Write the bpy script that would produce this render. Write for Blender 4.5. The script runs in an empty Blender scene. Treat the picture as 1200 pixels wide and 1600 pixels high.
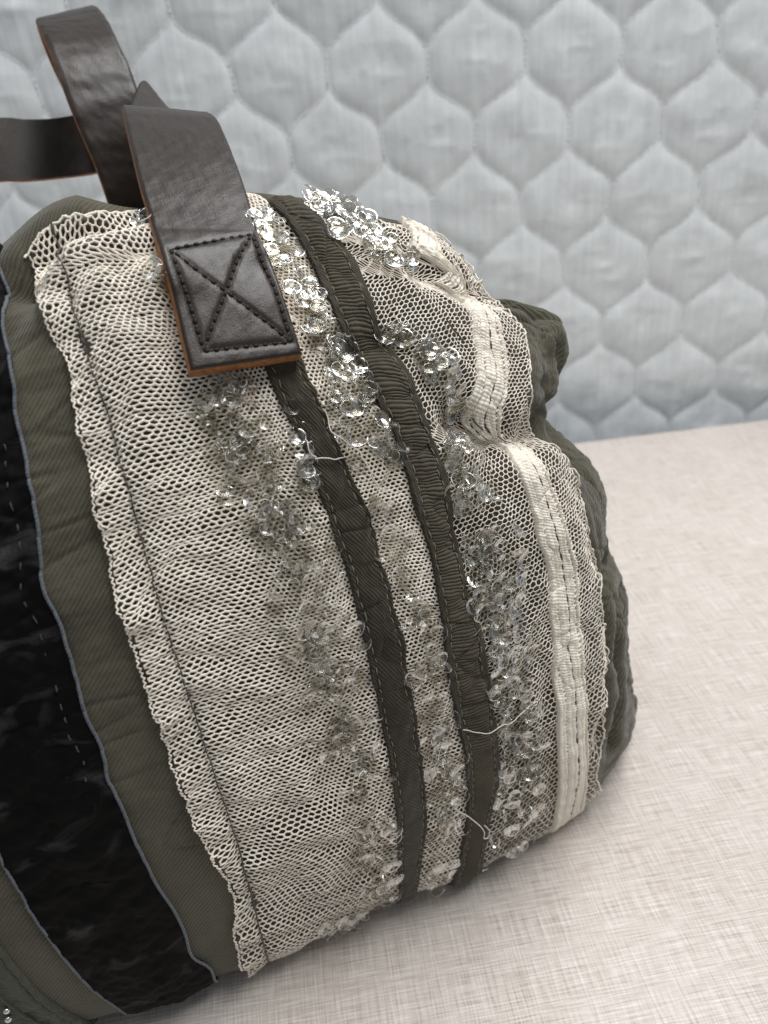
import bpy, math, random
import numpy as np
from mathutils import Matrix, Vector
from mathutils.bvhtree import BVHTree

# ------------------------------------------------------------------ camera, world, lamps, exposure
scene = bpy.context.scene
COL = scene.collection
F = 1202.0                       # focal length in pixels of the 1200 x 1600 photograph
CAM_H = 0.30
down = np.array([150., 2100., F]); down /= np.linalg.norm(down)
upc = -down
fwc = np.array([0, 0, 1.]); Yc = fwc - upc * (fwc @ upc); Yc /= np.linalg.norm(Yc)
Xc = np.cross(Yc, upc)
R = np.array([Xc, Yc, upc])      # camera (right, down, forward) -> world
C = np.array([0, 0, CAM_H])
camd = bpy.data.cameras.new('camera'); cam = bpy.data.objects.new('camera', camd); COL.objects.link(cam)
camd.sensor_fit = 'VERTICAL'; camd.sensor_height = 24.0; camd.lens = F / 1600 * 24.0
camd.clip_start = 0.01; camd.clip_end = 50
camd.dof.use_dof = True; camd.dof.focus_distance = 0.25; camd.dof.aperture_fstop = 8.0
mw = Matrix(((R[0, 0], -R[0, 1], -R[0, 2], 0), (R[1, 0], -R[1, 1], -R[1, 2], 0), (R[2, 0], -R[2, 1], -R[2, 2], CAM_H), (0, 0, 0, 1)))
cam.matrix_world = mw
scene.camera = cam

world = bpy.data.worlds.new('World'); scene.world = world; world.use_nodes = True
bg = world.node_tree.nodes['Background']; bg.inputs[0].default_value = (0.86, 0.93, 1.0, 1); bg.inputs[1].default_value = 0.21

def area(name, loc, target, sx, sy, power, col):
    l = bpy.data.lights.new(name, 'AREA'); l.shape = 'RECTANGLE'; l.size = sx; l.size_y = sy; l.energy = power; l.color = col
    o = bpy.data.objects.new(name, l); COL.objects.link(o); o.location = loc
    o.rotation_euler = (Vector(target) - Vector(loc)).to_track_quat('-Z', 'Y').to_euler()
    return o
# ceiling light above and to the right of the bag, then an added fill
area('overhead_lamp', (0.45, 0.38, 1.50), (0.1, 0.32, 0.1), 1.2, 0.5, 20.5, (1.0, 0.99, 0.98))
area('overhead_lamp', (-0.55, -0.05, 1.50), (0.0, 0.3, 0.1), 1.2, 0.5, 3.0, (0.93, 0.97, 1.0))  # weak fill lamp added at the left, not a fitting of the room

scene.view_settings.view_transform = 'Standard'; scene.view_settings.look = 'None'
scene.view_settings.exposure = 0.28; scene.view_settings.gamma = 1.0
scene.view_settings.use_curve_mapping = False
scene.cycles.use_denoising = True
scene.cycles.max_bounces = 10; scene.cycles.transparent_max_bounces = 24
scene.cycles.caustics_reflective = False; scene.cycles.caustics_refractive = False

rng = np.random.default_rng(7); random.seed(7)

# ------------------------------------------------------------------ material helpers
class NT:
    def __init__(s, name):
        s.m = bpy.data.materials.new(name); s.m.use_nodes = True; s.t = s.m.node_tree; s.t.nodes.clear()
        s.out = s.t.nodes.new('ShaderNodeOutputMaterial')
    def n(s, typ, **kw):
        nd = s.t.nodes.new(typ)
        for k, v in kw.items():
            if k.startswith('i_'):
                key = k[2:]; key = int(key) if key.isdigit() else key.replace('_', ' ')
                s.put(nd.inputs[key], v)
            else: setattr(nd, k, v)
        return nd
    def put(s, sock, v):
        if hasattr(v, 'outputs'): s.t.links.new(v.outputs[0], sock)
        elif hasattr(v, 'is_linked'): s.t.links.new(v, sock)
        else:
            if isinstance(v, (tuple, list)) and len(v) == 3 and sock.type == 'RGBA': v = (*v, 1)
            sock.default_value = v
    def math(s, op, a, b=0.0, c=0.0, clamp=False):
        nd = s.t.nodes.new('ShaderNodeMath'); nd.operation = op; nd.use_clamp = clamp
        s.put(nd.inputs[0], a); s.put(nd.inputs[1], b); s.put(nd.inputs[2], c); return nd
    def mix(s, f, a, b, typ='MIX'):
        nd = s.t.nodes.new('ShaderNodeMix'); nd.data_type = 'RGBA'; nd.blend_type = typ
        s.put(nd.inputs[0], f); s.put(nd.inputs[6], a); s.put(nd.inputs[7], b); return nd.outputs[2]
    def ramp(s, f, stops):
        nd = s.t.nodes.new('ShaderNodeValToRGB'); s.put(nd.inputs[0], f)
        el = nd.color_ramp.elements
        while len(el) < len(stops): el.new(0.5)
        for e, (p, c) in zip(el, stops): e.position = p; e.color = (*c, 1) if len(c) == 3 else c
        return nd.outputs[0]
    def noise(s, vec, scale, detail=3, rough=.55, dist=0.0):
        nd = s.n('ShaderNodeTexNoise'); s.put(nd.inputs['Vector'], vec); nd.inputs['Scale'].default_value = scale
        nd.inputs['Detail'].default_value = detail; nd.inputs['Roughness'].default_value = rough; nd.inputs['Distortion'].default_value = dist
        return nd.outputs[0]
    def mapping(s, vec, scale=(1, 1, 1), rot=(0, 0, 0), loc=(0, 0, 0)):
        nd = s.n('ShaderNodeMapping'); s.put(nd.inputs['Vector'], vec); nd.inputs['Scale'].default_value = scale
        nd.inputs['Rotation'].default_value = rot; nd.inputs['Location'].default_value = loc; return nd.outputs[0]
    def sine(s, vec, dirx, diry, k, warp=None, amt=0.0):
        sp = s.n('ShaderNodeSeparateXYZ'); s.put(sp.inputs[0], vec)
        a = s.math('ADD', s.math('MULTIPLY', sp.outputs[0], dirx * k), s.math('MULTIPLY', sp.outputs[1], diry * k))
        if warp is not None: a = s.math('ADD', a, s.math('MULTIPLY', warp, amt))
        return s.math('MULTIPLY_ADD', s.math('SINE', a), .5, .5)
    def bump(s, h, strength=.5, dist=.001):
        nd = s.n('ShaderNodeBump'); nd.inputs['Strength'].default_value = strength; nd.inputs['Distance'].default_value = dist
        s.put(nd.inputs['Height'], h); return nd.outputs[0]
    def bsdf(s, col, rough=.8, normal=None, **kw):
        b = s.n('ShaderNodeBsdfPrincipled'); s.put(b.inputs['Base Color'], col); s.put(b.inputs['Roughness'], rough)
        if normal is not None: s.put(b.inputs['Normal'], normal)
        for k, v in kw.items(): s.put(b.inputs[k.replace('_', ' ')], v)
        s.t.links.new(b.outputs[0], s.out.inputs[0]); return b
    def uv(s): return s.n('ShaderNodeTexCoord').outputs['UV']
    def obj(s): return s.n('ShaderNodeTexCoord').outputs['Object']

def fabric(name, c0, c1, pitch, ang, tw_amt=.35, bump=.5, sheen=.2, blot=45, fibre=900):
    t = NT(name); uv = t.uv()
    wob = t.noise(uv, 60, 2)
    tw = t.sine(uv, math.cos(ang), math.sin(ang), 2 * math.pi / pitch, wob, 7.0)
    tw2 = t.sine(uv, -math.sin(ang), math.cos(ang), 2 * math.pi / (pitch * .62), wob, 5.0)
    fib = t.noise(uv, fibre, 3, .7)
    bl = t.noise(uv, blot, 4, .6)
    bl2 = t.noise(uv, blot * .25, 2)
    w = t.math('ADD', t.math('MULTIPLY', tw, .85), t.math('MULTIPLY', tw2, .15))
    f = t.math('ADD', t.math('MULTIPLY', w, tw_amt), t.math('MULTIPLY_ADD', fib, .45, t.math('MULTIPLY_ADD', bl, .75, t.math('MULTIPLY', bl2, .35))))
    f = t.math('MULTIPLY_ADD', f, 1.0 / (.9 + tw_amt), -.12, clamp=True)
    col = t.ramp(f, [(.22, c0), (.75, c1)])
    h = t.math('ADD', w, t.math('MULTIPLY', fib, .8))
    t.bsdf(col, .88, t.bump(h, bump, .0003), Sheen_Weight=sheen, Sheen_Roughness=.5, Specular_IOR_Level=.2)
    return t.m

M_olive = fabric('olive_twill', (.0212, .0192, .0126), (.100, .0905, .063), 0.0013, math.radians(-42), .30, .7, .22, 42)
M_dark_olive = fabric('dark_green_cotton', (.018, .021, .014), (.062, .066, .046), .0011, math.radians(60), .2)
M_tape = fabric('brown_twill_tape', (.0100, .0083, .0055), (.054, .0445, .030), .0011, math.radians(40), .5, .8)
M_grosgrain = fabric('olive_grosgrain', (.020, .0170, .0110), (.100, .085, .059), .0005, math.radians(0), .25, .4)
M_grosgrain_edge = fabric('grosgrain_border', (.016, .013, .008), (.06, .05, .034), .0008, math.radians(30), .4, .8)

def thread_mat(name, c0, c1, rough=.75, sheen=.2, scale=400):
    t = NT(name); ob = t.obj()
    col = t.mix(t.noise(ob, scale, 2, .6), c0, c1)
    t.bsdf(col, rough, None, Sheen_Weight=sheen, Specular_IOR_Level=.3); return t.m
M_net = thread_mat('cream_net_thread', (.75, .665, .555), (.97, .905, .805), scale=160)
M_lace = thread_mat('cream_tape_thread', (.72, .65, .55), (.93, .88, .78), scale=300)
M_lining = fabric('dark_brown_lining', (.016, .0135, .0095), (.060, .051, .038), .0012, math.radians(-42), .3)
M_white_thread = thread_mat('white_thread', (.75, .72, .66), (.95, .93, .88), .5)
M_fuzz = thread_mat('taupe_fuzz', (.12, .105, .078), (.44, .395, .315), .85)
M_quilt_thread = thread_mat('pale_quilting_thread', (.78, .80, .81), (.90, .92, .93))
M_dark_thread = thread_mat('dark_thread', (.030, .026, .020), (.095, .082, .062))
M_olive_thread = thread_mat('olive_thread', (.12, .105, .07), (.26, .23, .165))
M_gold_thread = thread_mat('khaki_thread', (.022, .019, .012), (.060, .050, .032))
M_blue_thread = thread_mat('blue_grey_edge_thread', (.055, .066, .080), (.155, .175, .20), scale=900)
M_black_hole = thread_mat('stitch_black', (.004, .0035, .003), (.012, .010, .008), .6, 0)
M_brown_stitch = thread_mat('stitch_brown', (.030, .017, .010), (.085, .048, .028), .6, 0, 1500)

def velvet():
    t = NT('black_crushed_velvet'); uv = t.uv()
    cr = t.noise(t.mapping(uv, (1.0, 1.5, 1)), 60, 3, .55, .8)
    pat = t.ramp(cr, [(.55, (0, 0, 0)), (.72, (1, 1, 1))])
    fib = t.noise(uv, 1600, 2, .7)
    pat = t.math('MULTIPLY', pat, fib)
    col = t.mix(pat, (.0016, .0014, .0013), (.075, .072, .073))  # grey sheen of the crushed pile painted into the colour as patches
    h = t.math('ADD', t.math('MULTIPLY', cr, 1.0), t.math('MULTIPLY', fib, .12))
    t.bsdf(col, .72, t.bump(h, .07, .0010), Sheen_Weight=t.math('MULTIPLY_ADD', pat, .22, .008), Sheen_Roughness=.25, Specular_IOR_Level=.12)
    return t.m
M_velvet = velvet()

def leather():
    t = NT('dark_brown_leather'); ob = t.obj()
    n1 = t.noise(ob, 40, 3); n2 = t.noise(t.mapping(ob, (1, 1, .35)), 900, 4, .7); n3 = t.noise(ob, 180, 4, .7)
    col = t.ramp(t.math('MULTIPLY_ADD', n3, .5, t.math('MULTIPLY', n1, .5)), [(.35, (.012, .0074, .0050)), (.68, (.030, .0198, .0140))])
    vor = t.n('ShaderNodeTexVoronoi', feature='DISTANCE_TO_EDGE'); t.put(vor.inputs['Vector'], ob); vor.inputs['Scale'].default_value = 1300
    h = t.math('ADD', t.math('MULTIPLY', n2, .8), t.math('MULTIPLY', vor.outputs[0], .5))
    rough = t.math('MULTIPLY_ADD', n3, .25, .28)
    t.bsdf(col, rough, t.bump(h, .30, .0004), Specular_IOR_Level=.42); return t.m
M_leather = leather()
def raw_edge():
    t = NT('tan_raw_leather_edge'); ob = t.obj()
    n = t.noise(ob, 500, 4, .7)
    t.bsdf(t.ramp(n, [(.3, (.15, .052, .016)), (.7, (.42, .18, .06))]), .7, t.bump(n, .6, .0006)); return t.m
M_edge = raw_edge()

def sequin_mat(name, tint, milk, base):
    t = NT(name); ob = t.obj()
    n = t.noise(ob, 500, 2)
    tr = t.n('ShaderNodeBsdfTransparent'); tr.inputs[0].default_value = (*tint, 1)
    gl = t.n('ShaderNodeBsdfGlossy'); gl.inputs['Color'].default_value = (1, 1, 1, 1); t.put(gl.inputs['Roughness'], t.math('MULTIPLY_ADD', n, .16, .11))
    t.put(gl.inputs['Normal'], t.bump(n, .25, .0006))
    df = t.n('ShaderNodeBsdfTranslucent'); df.inputs[0].default_value = (*base, 1)
    d2 = t.n('ShaderNodeBsdfDiffuse'); d2.inputs[0].default_value = (*base, 1)
    dm = t.n('ShaderNodeMixShader'); dm.inputs[0].default_value = .5; t.t.links.new(df.outputs[0], dm.inputs[1]); t.t.links.new(d2.outputs[0], dm.inputs[2])
    m1 = t.n('ShaderNodeMixShader'); m1.inputs[0].default_value = milk; t.t.links.new(tr.outputs[0], m1.inputs[1]); t.t.links.new(dm.outputs[0], m1.inputs[2])
    fr = t.n('ShaderNodeFresnel'); fr.inputs[0].default_value = 1.42
    fac = t.math('MULTIPLY_ADD', fr.outputs[0], .52, .01, clamp=True)
    m2 = t.n('ShaderNodeMixShader'); t.put(m2.inputs[0], fac); t.t.links.new(m1.outputs[0], m2.inputs[1]); t.t.links.new(gl.outputs[0], m2.inputs[2])
    t.t.links.new(m2.outputs[0], t.out.inputs[0]); return t.m
M_seq = [sequin_mat('clear_sequin', (.91, .905, .88), .02, (.5, .47, .39)), sequin_mat('smoky_sequin', (.78, .76, .71), .05, (.34, .32, .27)), sequin_mat('milky_sequin', (.87, .86, .82), .06, (.5, .47, .39))]

def bead_mat():
    t = NT('silver_bead'); t.bsdf((.7, .7, .68), .12, None, Metallic=.9); return t.m
M_bead = bead_mat()

def linen():
    t = NT('linen_pattern_laminate'); ob = t.mapping(t.obj(), rot=(0, 0, 0))
    a1 = t.noise(t.mapping(ob, (48, 1450, 1)), 1, 2, .5); a2 = t.noise(t.mapping(ob, (120, 3000, 1)), 1, 2, .6)
    b1 = t.noise(t.mapping(ob, (1350, 46, 1)), 1, 2, .5); b2 = t.noise(t.mapping(ob, (2800, 110, 1)), 1, 2, .6)
    big = t.noise(ob, 14, 3)
    ha = t.math('ADD', t.math('MULTIPLY', a1, .6), t.math('MULTIPLY', a2, .4)); hb = t.math('ADD', t.math('MULTIPLY', b1, .6), t.math('MULTIPLY', b2, .4))
    s = t.math('MULTIPLY_ADD', ha, .56, t.math('MULTIPLY_ADD', hb, .44, t.math('MULTIPLY_ADD', big, .10, -.05)))
    col = t.ramp(s, [(.36, (.34, .278, .238)), (.45, (.54, .475, .430)), (.53, (.65, .592, .545)), (.64, (.81, .775, .730))])
    t.bsdf(col, .48, t.bump(s, .08, .0003), Specular_IOR_Level=.35); return t.m
M_table = linen()

def quilt_mat():
    t = NT('pale_grey_quilt_cotton'); ob = t.obj()
    v = t.noise(t.mapping(ob, (320, 1, 9)), 1, 3, .6); v2 = t.noise(t.mapping(ob, (10, 1, 260)), 1, 2, .6)
    wv = t.noise(ob, 1200, 2, .7); big = t.noise(ob, 35, 4, .65)
    s = t.math('MULTIPLY_ADD', v, .42, t.math('MULTIPLY_ADD', v2, .08, t.math('MULTIPLY_ADD', wv, .15, t.math('MULTIPLY', big, .5))))
    col = t.ramp(s, [(.40, (.63, .66, .67)), (.75, (.81, .84, .85))])
    h = t.math('MULTIPLY_ADD', big, 1.2, t.math('MULTIPLY_ADD', v, .3, t.math('MULTIPLY', wv, .15)))
    t.bsdf(col, .9, t.bump(h, .35, .0016), Sheen_Weight=.25, Specular_IOR_Level=.15); return t.m
M_quilt = quilt_mat()

# ------------------------------------------------------------------ mesh helpers
def link(o, parent=None):
    COL.objects.link(o)
    if parent is not None: o.parent = parent
    return o
def mesh_obj(name, V, Fc, mat, parent=None, uv=None, smooth=True, mats=None, midx=None):
    V = np.asarray(V, np.float32).reshape(-1, 3); me = bpy.data.meshes.new(name)
    if isinstance(Fc, np.ndarray):
        n, k = Fc.shape
        me.vertices.add(len(V)); me.vertices.foreach_set('co', V.ravel())
        me.loops.add(n * k); me.loops.foreach_set('vertex_index', Fc.astype(np.int32).ravel())
        me.polygons.add(n); me.polygons.foreach_set('loop_start', np.arange(n, dtype=np.int32) * k)
        me.update(calc_edges=True)
    else:
        me.from_pydata(V.tolist(), [], Fc)
    me.validate()
    if uv is not None:
        l = me.uv_layers.new(name='UVMap'); li = np.empty(len(me.loops), np.int32); me.loops.foreach_get('vertex_index', li)
        l.data.foreach_set('uv', np.asarray(uv, np.float32)[li].ravel())
    if smooth: me.polygons.foreach_set('use_smooth', np.ones(len(me.polygons), bool))
    for m in (mats or [mat]): me.materials.append(m)
    if midx is not None: me.polygons.foreach_set('material_index', np.asarray(midx, np.int32))
    me.update()
    return link(bpy.data.objects.new(name, me), parent)
def grid_faces(n, m, base=0, closed=False):
    i = np.arange(n if closed else n - 1)[:, None]; j = np.arange(m - 1)[None, :]; i2 = (i + 1) % n
    return (base + np.stack([i * m + j, i2 * m + j, i2 * m + j + 1, i * m + j + 1], -1)).reshape(-1, 4)
def tubes(segs, rad, nside=4):
    """segs (n,2,3) -> prisms"""
    A, B = segs[:, 0], segs[:, 1]; d = B - A; ln = np.linalg.norm(d, axis=1, keepdims=True); d = d / np.maximum(ln, 1e-9)
    h = np.where(np.abs(d[:, 2:3]) < .9, np.array([[0, 0, 1.]]), np.array([[1., 0, 0]])); u = np.cross(d, h); u /= np.linalg.norm(u, axis=1, keepdims=True); v = np.cross(d, u)
    rad = np.broadcast_to(np.asarray(rad, float), (len(A),))[:, None]
    ring = [(np.cos(2 * np.pi * k / nside), np.sin(2 * np.pi * k / nside)) for k in range(nside)]
    V = np.stack([A + rad * (c * u + s * v) for c, s in ring] + [B + rad * (c * u + s * v) for c, s in ring], 1)
    Fq = np.array([[k, (k + 1) % nside, nside + (k + 1) % nside, nside + k] for k in range(nside)])
    faces = (np.arange(len(A))[:, None, None] * (2 * nside) + Fq[None]).reshape(-1, 4)
    return V.reshape(-1, 3), faces
def polytube(P, rad, nside=5, caps=True):
    """smooth tube along a polyline"""
    P = np.asarray(P, float); n = len(P); d = np.gradient(P, axis=0); d /= np.maximum(np.linalg.norm(d, axis=1, keepdims=True), 1e-9)
    u = np.cross(d[0], [0.13, .31, .94]); u /= np.linalg.norm(u); U = []
    for k in range(n):
        u = u - d[k] * (u @ d[k]); u /= np.linalg.norm(u); U.append(u)
    U = np.array(U); W = np.cross(d, U); rad = np.broadcast_to(np.asarray(rad, float), (n,))[:, None, None]
    a = 2 * np.pi * np.arange(nside) / nside
    V = P[:, None] + rad * (np.cos(a)[None, :, None] * U[:, None] + np.sin(a)[None, :, None] * W[:, None])
    i = np.arange(n - 1)[:, None]; k = np.arange(nside)[None, :]; k2 = (k + 1) % nside
    Fq = np.stack([i * nside + k, i * nside + k2, (i + 1) * nside + k2, (i + 1) * nside + k], -1).reshape(-1, 4)
    return V.reshape(-1, 3), Fq
class Acc:
    def __init__(s): s.V = []; s.F = []; s.n = 0
    def add(s, vf):
        V, Fc = vf; s.V.append(V); s.F.append(Fc + s.n); s.n += len(V)
    def obj(s, name, mat, parent, stuff=False, smooth=True):
        o = mesh_obj(name, np.concatenate(s.V), np.concatenate(s.F), mat, parent, smooth=smooth)
        if stuff: o['kind'] = 'stuff'
        return o
_ph = {}
def wob(x, y, scale, seed=0, oct=3):
    """cheap smooth noise in about -1..1, wavelength ~ scale"""
    r = np.random.default_rng(1000 + seed); v = 0; a = 1.; tot = 0
    for o in range(oct):
        for _ in range(4):
            th = r.uniform(0, 2 * np.pi); k = 2 * np.pi / (scale / 2 ** o) * r.uniform(.6, 1.3)
            v = v + a * np.sin(k * (x * np.cos(th) + y * np.sin(th)) + r.uniform(0, 6.28))
        tot += a * 2; a *= .5
    return v / tot
def cr(t, K):
    n = len(K) - 1; x = np.clip(t, 0, 1) * n; i = np.clip(np.floor(x).astype(int), 0, n - 1); f = (x - i)[..., None]
    g = lambda j: K[np.clip(j, 0, n)]
    p0, p1, p2, p3 = g(i - 1), g(i), g(i + 1), g(i + 2)
    return .5 * ((2 * p1) + (-p0 + p2) * f + (2 * p0 - 5 * p1 + 4 * p2 - p3) * f ** 2 + (-p0 + 3 * p1 - 3 * p2 + p3) * f ** 3)
def ray(px, py): return R @ (np.array([px - 600., py - 800., F]) / F)

# ------------------------------------------------------------------ the setting: table and quilt
ta = math.radians(6.5)
tx = np.array([math.cos(ta), math.sin(ta)]); ty = np.array([-math.sin(ta), math.cos(ta)])
back = np.array([.18573, .62698])
# slab in its own frame: x along the back edge, y towards the wall
x0, x1, y0, y1, th, bv = -.75, .33, -.85, 0, .028, .0015
prof = [(y1, -th), (y1, -bv), (y1 - .0005, -.0005), (y1 - bv, 0)]
vs = []; 
for x in (x0, x1):
    vs += [(x, y0, -th), (x, y1, -th), (x, y1, -bv), (x, y1 - .0005, -.0005), (x, y1 - bv, 0), (x, y0 + bv, 0), (x, y0, -bv)]
fs = [[i, (i + 1) % 7, 7 + (i + 1) % 7, 7 + i] for i in range(7)] + [list(range(6, -1, -1)), list(range(7, 14))]
table = mesh_obj('table_top', vs, fs, M_table, smooth=False)
table.location = (back[0], back[1], 0); table.rotation_euler = (0, 0, ta); table['kind'] = 'structure'

QY = .69; QS = QY / .675; QW = .0740 * QS; QP = .1085 * QS
qx = np.linspace(-.62, .85, 640); qz = np.linspace(-.16, .62, 380)
QX, QZ = np.meshgrid(qx, qz, indexing='ij')
qr = math.radians(.5); ox, oz = .2041 * QS, .3 + (.3055 - .3) * QS
lx = (QX - ox) * math.cos(qr) + (QZ - oz) * math.sin(qr) + .0026 * wob(QX, QZ, .11, 3); lz = -(QX - ox) * math.sin(qr) + (QZ - oz) * math.cos(qr) + .0015 * wob(QX, QZ, .13, 4)
lx = lx + QW / 4
best = np.full(QX.shape, 9.)
zz = lz[..., None] + np.linspace(-.022, .022, 23)       # distance to the seams, measured along neighbouring heights
for i in range(-40, 41):
    sg = 1 if i % 2 == 0 else -1
    m = np.abs(lx - i * QW / 2) < QW * .62
    if not m.any(): continue
    xs = i * QW / 2 + sg * (QW / 4) * .985 * np.sin(np.pi / 2 * np.cos(2 * np.pi * zz[m] / QP))
    dd = np.sqrt((xs - lx[m][:, None]) ** 2 + (zz[m] - lz[m][:, None]) ** 2).min(1)
    best[m] = np.minimum(best[m], dd)
t_ = np.clip(best / (QW * .48), 0, 1)
ci = np.round((lx - QW / 4) / (QW / 2)); cj = np.round(lz / (QP / 2))
puff = 1 + .20 * wob(QX, QZ, .07, 8, 2)
hgt = .0035 * puff * (1 - (1 - t_) ** 5.5) ** .6 + .0010 * t_
hgt = hgt + .0010 * wob(QX, QZ, .05, 5) * t_ + .0007 * wob(QX * 2.2, QZ * .7, .03, 6) * t_ + .0009 * np.clip(wob(QX * .5, QZ * 1.6, .035, 9) - .15, 0, 1) * t_ + .0016 * wob(QX, QZ, .3, 7)
QV = np.stack([QX, QY - hgt, QZ], -1)
back_V = np.stack([QX, np.full_like(QX, QY + .004), QZ], -1)
nq, mq = QX.shape
qf = grid_faces(nq, mq)
rim = np.concatenate([np.arange(nq) * mq, (nq - 1) * mq + np.arange(mq), np.arange(nq)[::-1] * mq + mq - 1, np.arange(mq)[::-1]])
rim2 = rim + nq * mq
b4 = np.array([[nq * mq + i for i in (0, (nq - 1) * mq, nq * mq - 1, mq - 1)]])[:, ::-1]
rf = np.stack([rim[:-1], rim2[:-1], rim2[1:], rim[1:]], -1); rf = rf[rf[:, 0] != rf[:, 3]]
quilt = mesh_obj('quilted_cover', np.concatenate([QV.reshape(-1, 3), back_V.reshape(-1, 3)]), np.concatenate([qf, rf, b4]), M_quilt)
QA = Acc()
for i in range(-36, 37):
    sg = 1 if i % 2 == 0 else -1
    z_ = np.arange(-.45, .33, .0042)
    xl = i * QW / 2 + sg * (QW / 4) * .985 * np.sin(np.pi / 2 * np.cos(2 * np.pi * z_ / QP)) - QW / 4
    wx = ox + xl * math.cos(qr) - z_ * math.sin(qr); wz = oz + xl * math.sin(qr) + z_ * math.cos(qr)
    for _ in range(3):
        ex = .0026 * wob(wx, wz, .11, 3); ez = .0015 * wob(wx, wz, .13, 4)
        wx = ox + (xl - ex) * math.cos(qr) - (z_ - ez) * math.sin(qr); wz = oz + (xl - ex) * math.sin(qr) + (z_ - ez) * math.cos(qr)
    k_ = (wx > -.61) & (wx < .84) & (wz > -.15) & (wz < .61)
    if k_.sum() < 3: continue
    P_ = np.stack([wx, QY - .0009 - .0016 * wob(wx, wz, .3, 7), wz], -1)[k_]
    sgm = np.stack([P_[:-1], P_[1:]], 1); sgm = sgm[np.linalg.norm(sgm[:, 0] - sgm[:, 1], axis=1) < .02]; d_ = sgm[:, 1] - sgm[:, 0]; sgm[:, 0] += .10 * d_; sgm[:, 1] -= .10 * d_
    QA.add(tubes(sgm, .00055, 5))
qs = QA.obj('stitching', M_quilt_thread, quilt, True)
quilt['label'] = 'pale grey quilted cotton cover with leaf shaped padded cells hanging behind the table'; quilt['category'] = 'quilt'

# ------------------------------------------------------------------ bag body surface S(s, L): s round the bag, L up its side (metres)
E1 = np.array([.9336, .3584, 0]); MM = np.array([-.3584, .9336, 0]); ZZ = np.array([0, 0, 1.])
AC, BC, AX, BY = .035, .255, .198, .075
RM = np.array([.95, .975, .98, .93, .87, .82, .765, .72, .69, .65, .56, .42])[:, None]
PROF = np.array([(.74, .97, 0), (.90, .985, .002), (1.01, 1.0, .014), (1.09, 1.02, .04), (1.13, 1.03, .075), (1.10, 1.03, .11), (1.02, 1.02, .15), (.88, .99, .188), (.68, .95, .222), (.45, .89, .25), (.22, .82, .266), (0, .74, .272)])
_th = np.linspace(-np.pi, np.pi, 8001); _p = 3.2
_ux = np.sign(np.cos(_th)) * np.abs(np.cos(_th)) ** (2 / _p); _uy = np.sign(np.sin(_th)) * np.abs(np.sin(_th)) ** (2 / _p)
_al = np.concatenate([[0], np.cumsum(np.hypot(np.diff(_ux) * AX, np.diff(_uy) * BY * 1.1))])
_s0 = np.interp(-np.pi / 2, _th, _al); SMIN = -_s0; SMAX = _al[-1] - _s0
_vv = np.linspace(0, 1, 2001); _pp = cr(_vv, PROF)
_L = np.concatenate([[0], np.cumsum(np.hypot(np.diff(_pp[:, 0]) * BY, np.diff(_pp[:, 2])))]); LT = _L[-1]
HA = np.array([(-.5, .90), (-.1, .92), (-.03, .95), (.01, 1.0), (.05, .985), (.08, .97), (.11, .93), (.14, .865), (.17, .81), (.20, .78), (.3, .74)])
def base(s, L):
    s, L = np.broadcast_arrays(np.asarray(s, float), np.asarray(L, float))
    ux = np.interp(s + _s0, _al, _ux); uy = np.interp(s + _s0, _al, _uy)
    vv = np.interp(L, _L, _vv); pr = cr(vv, PROF); rm = cr(vv, RM)[..., 0]
    a = AC + AX * ux * np.where(ux > 0, rm, pr[..., 1]); b = BC + BY * uy * pr[..., 0]
    hz = np.interp(a, HA[:, 0], HA[:, 1]); w = np.clip(pr[..., 2] / .272, 0, 1); z = pr[..., 2] * (1 - (1 - hz) * w)
    return a[..., None] * E1 + b[..., None] * MM + z[..., None] * ZZ
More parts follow.
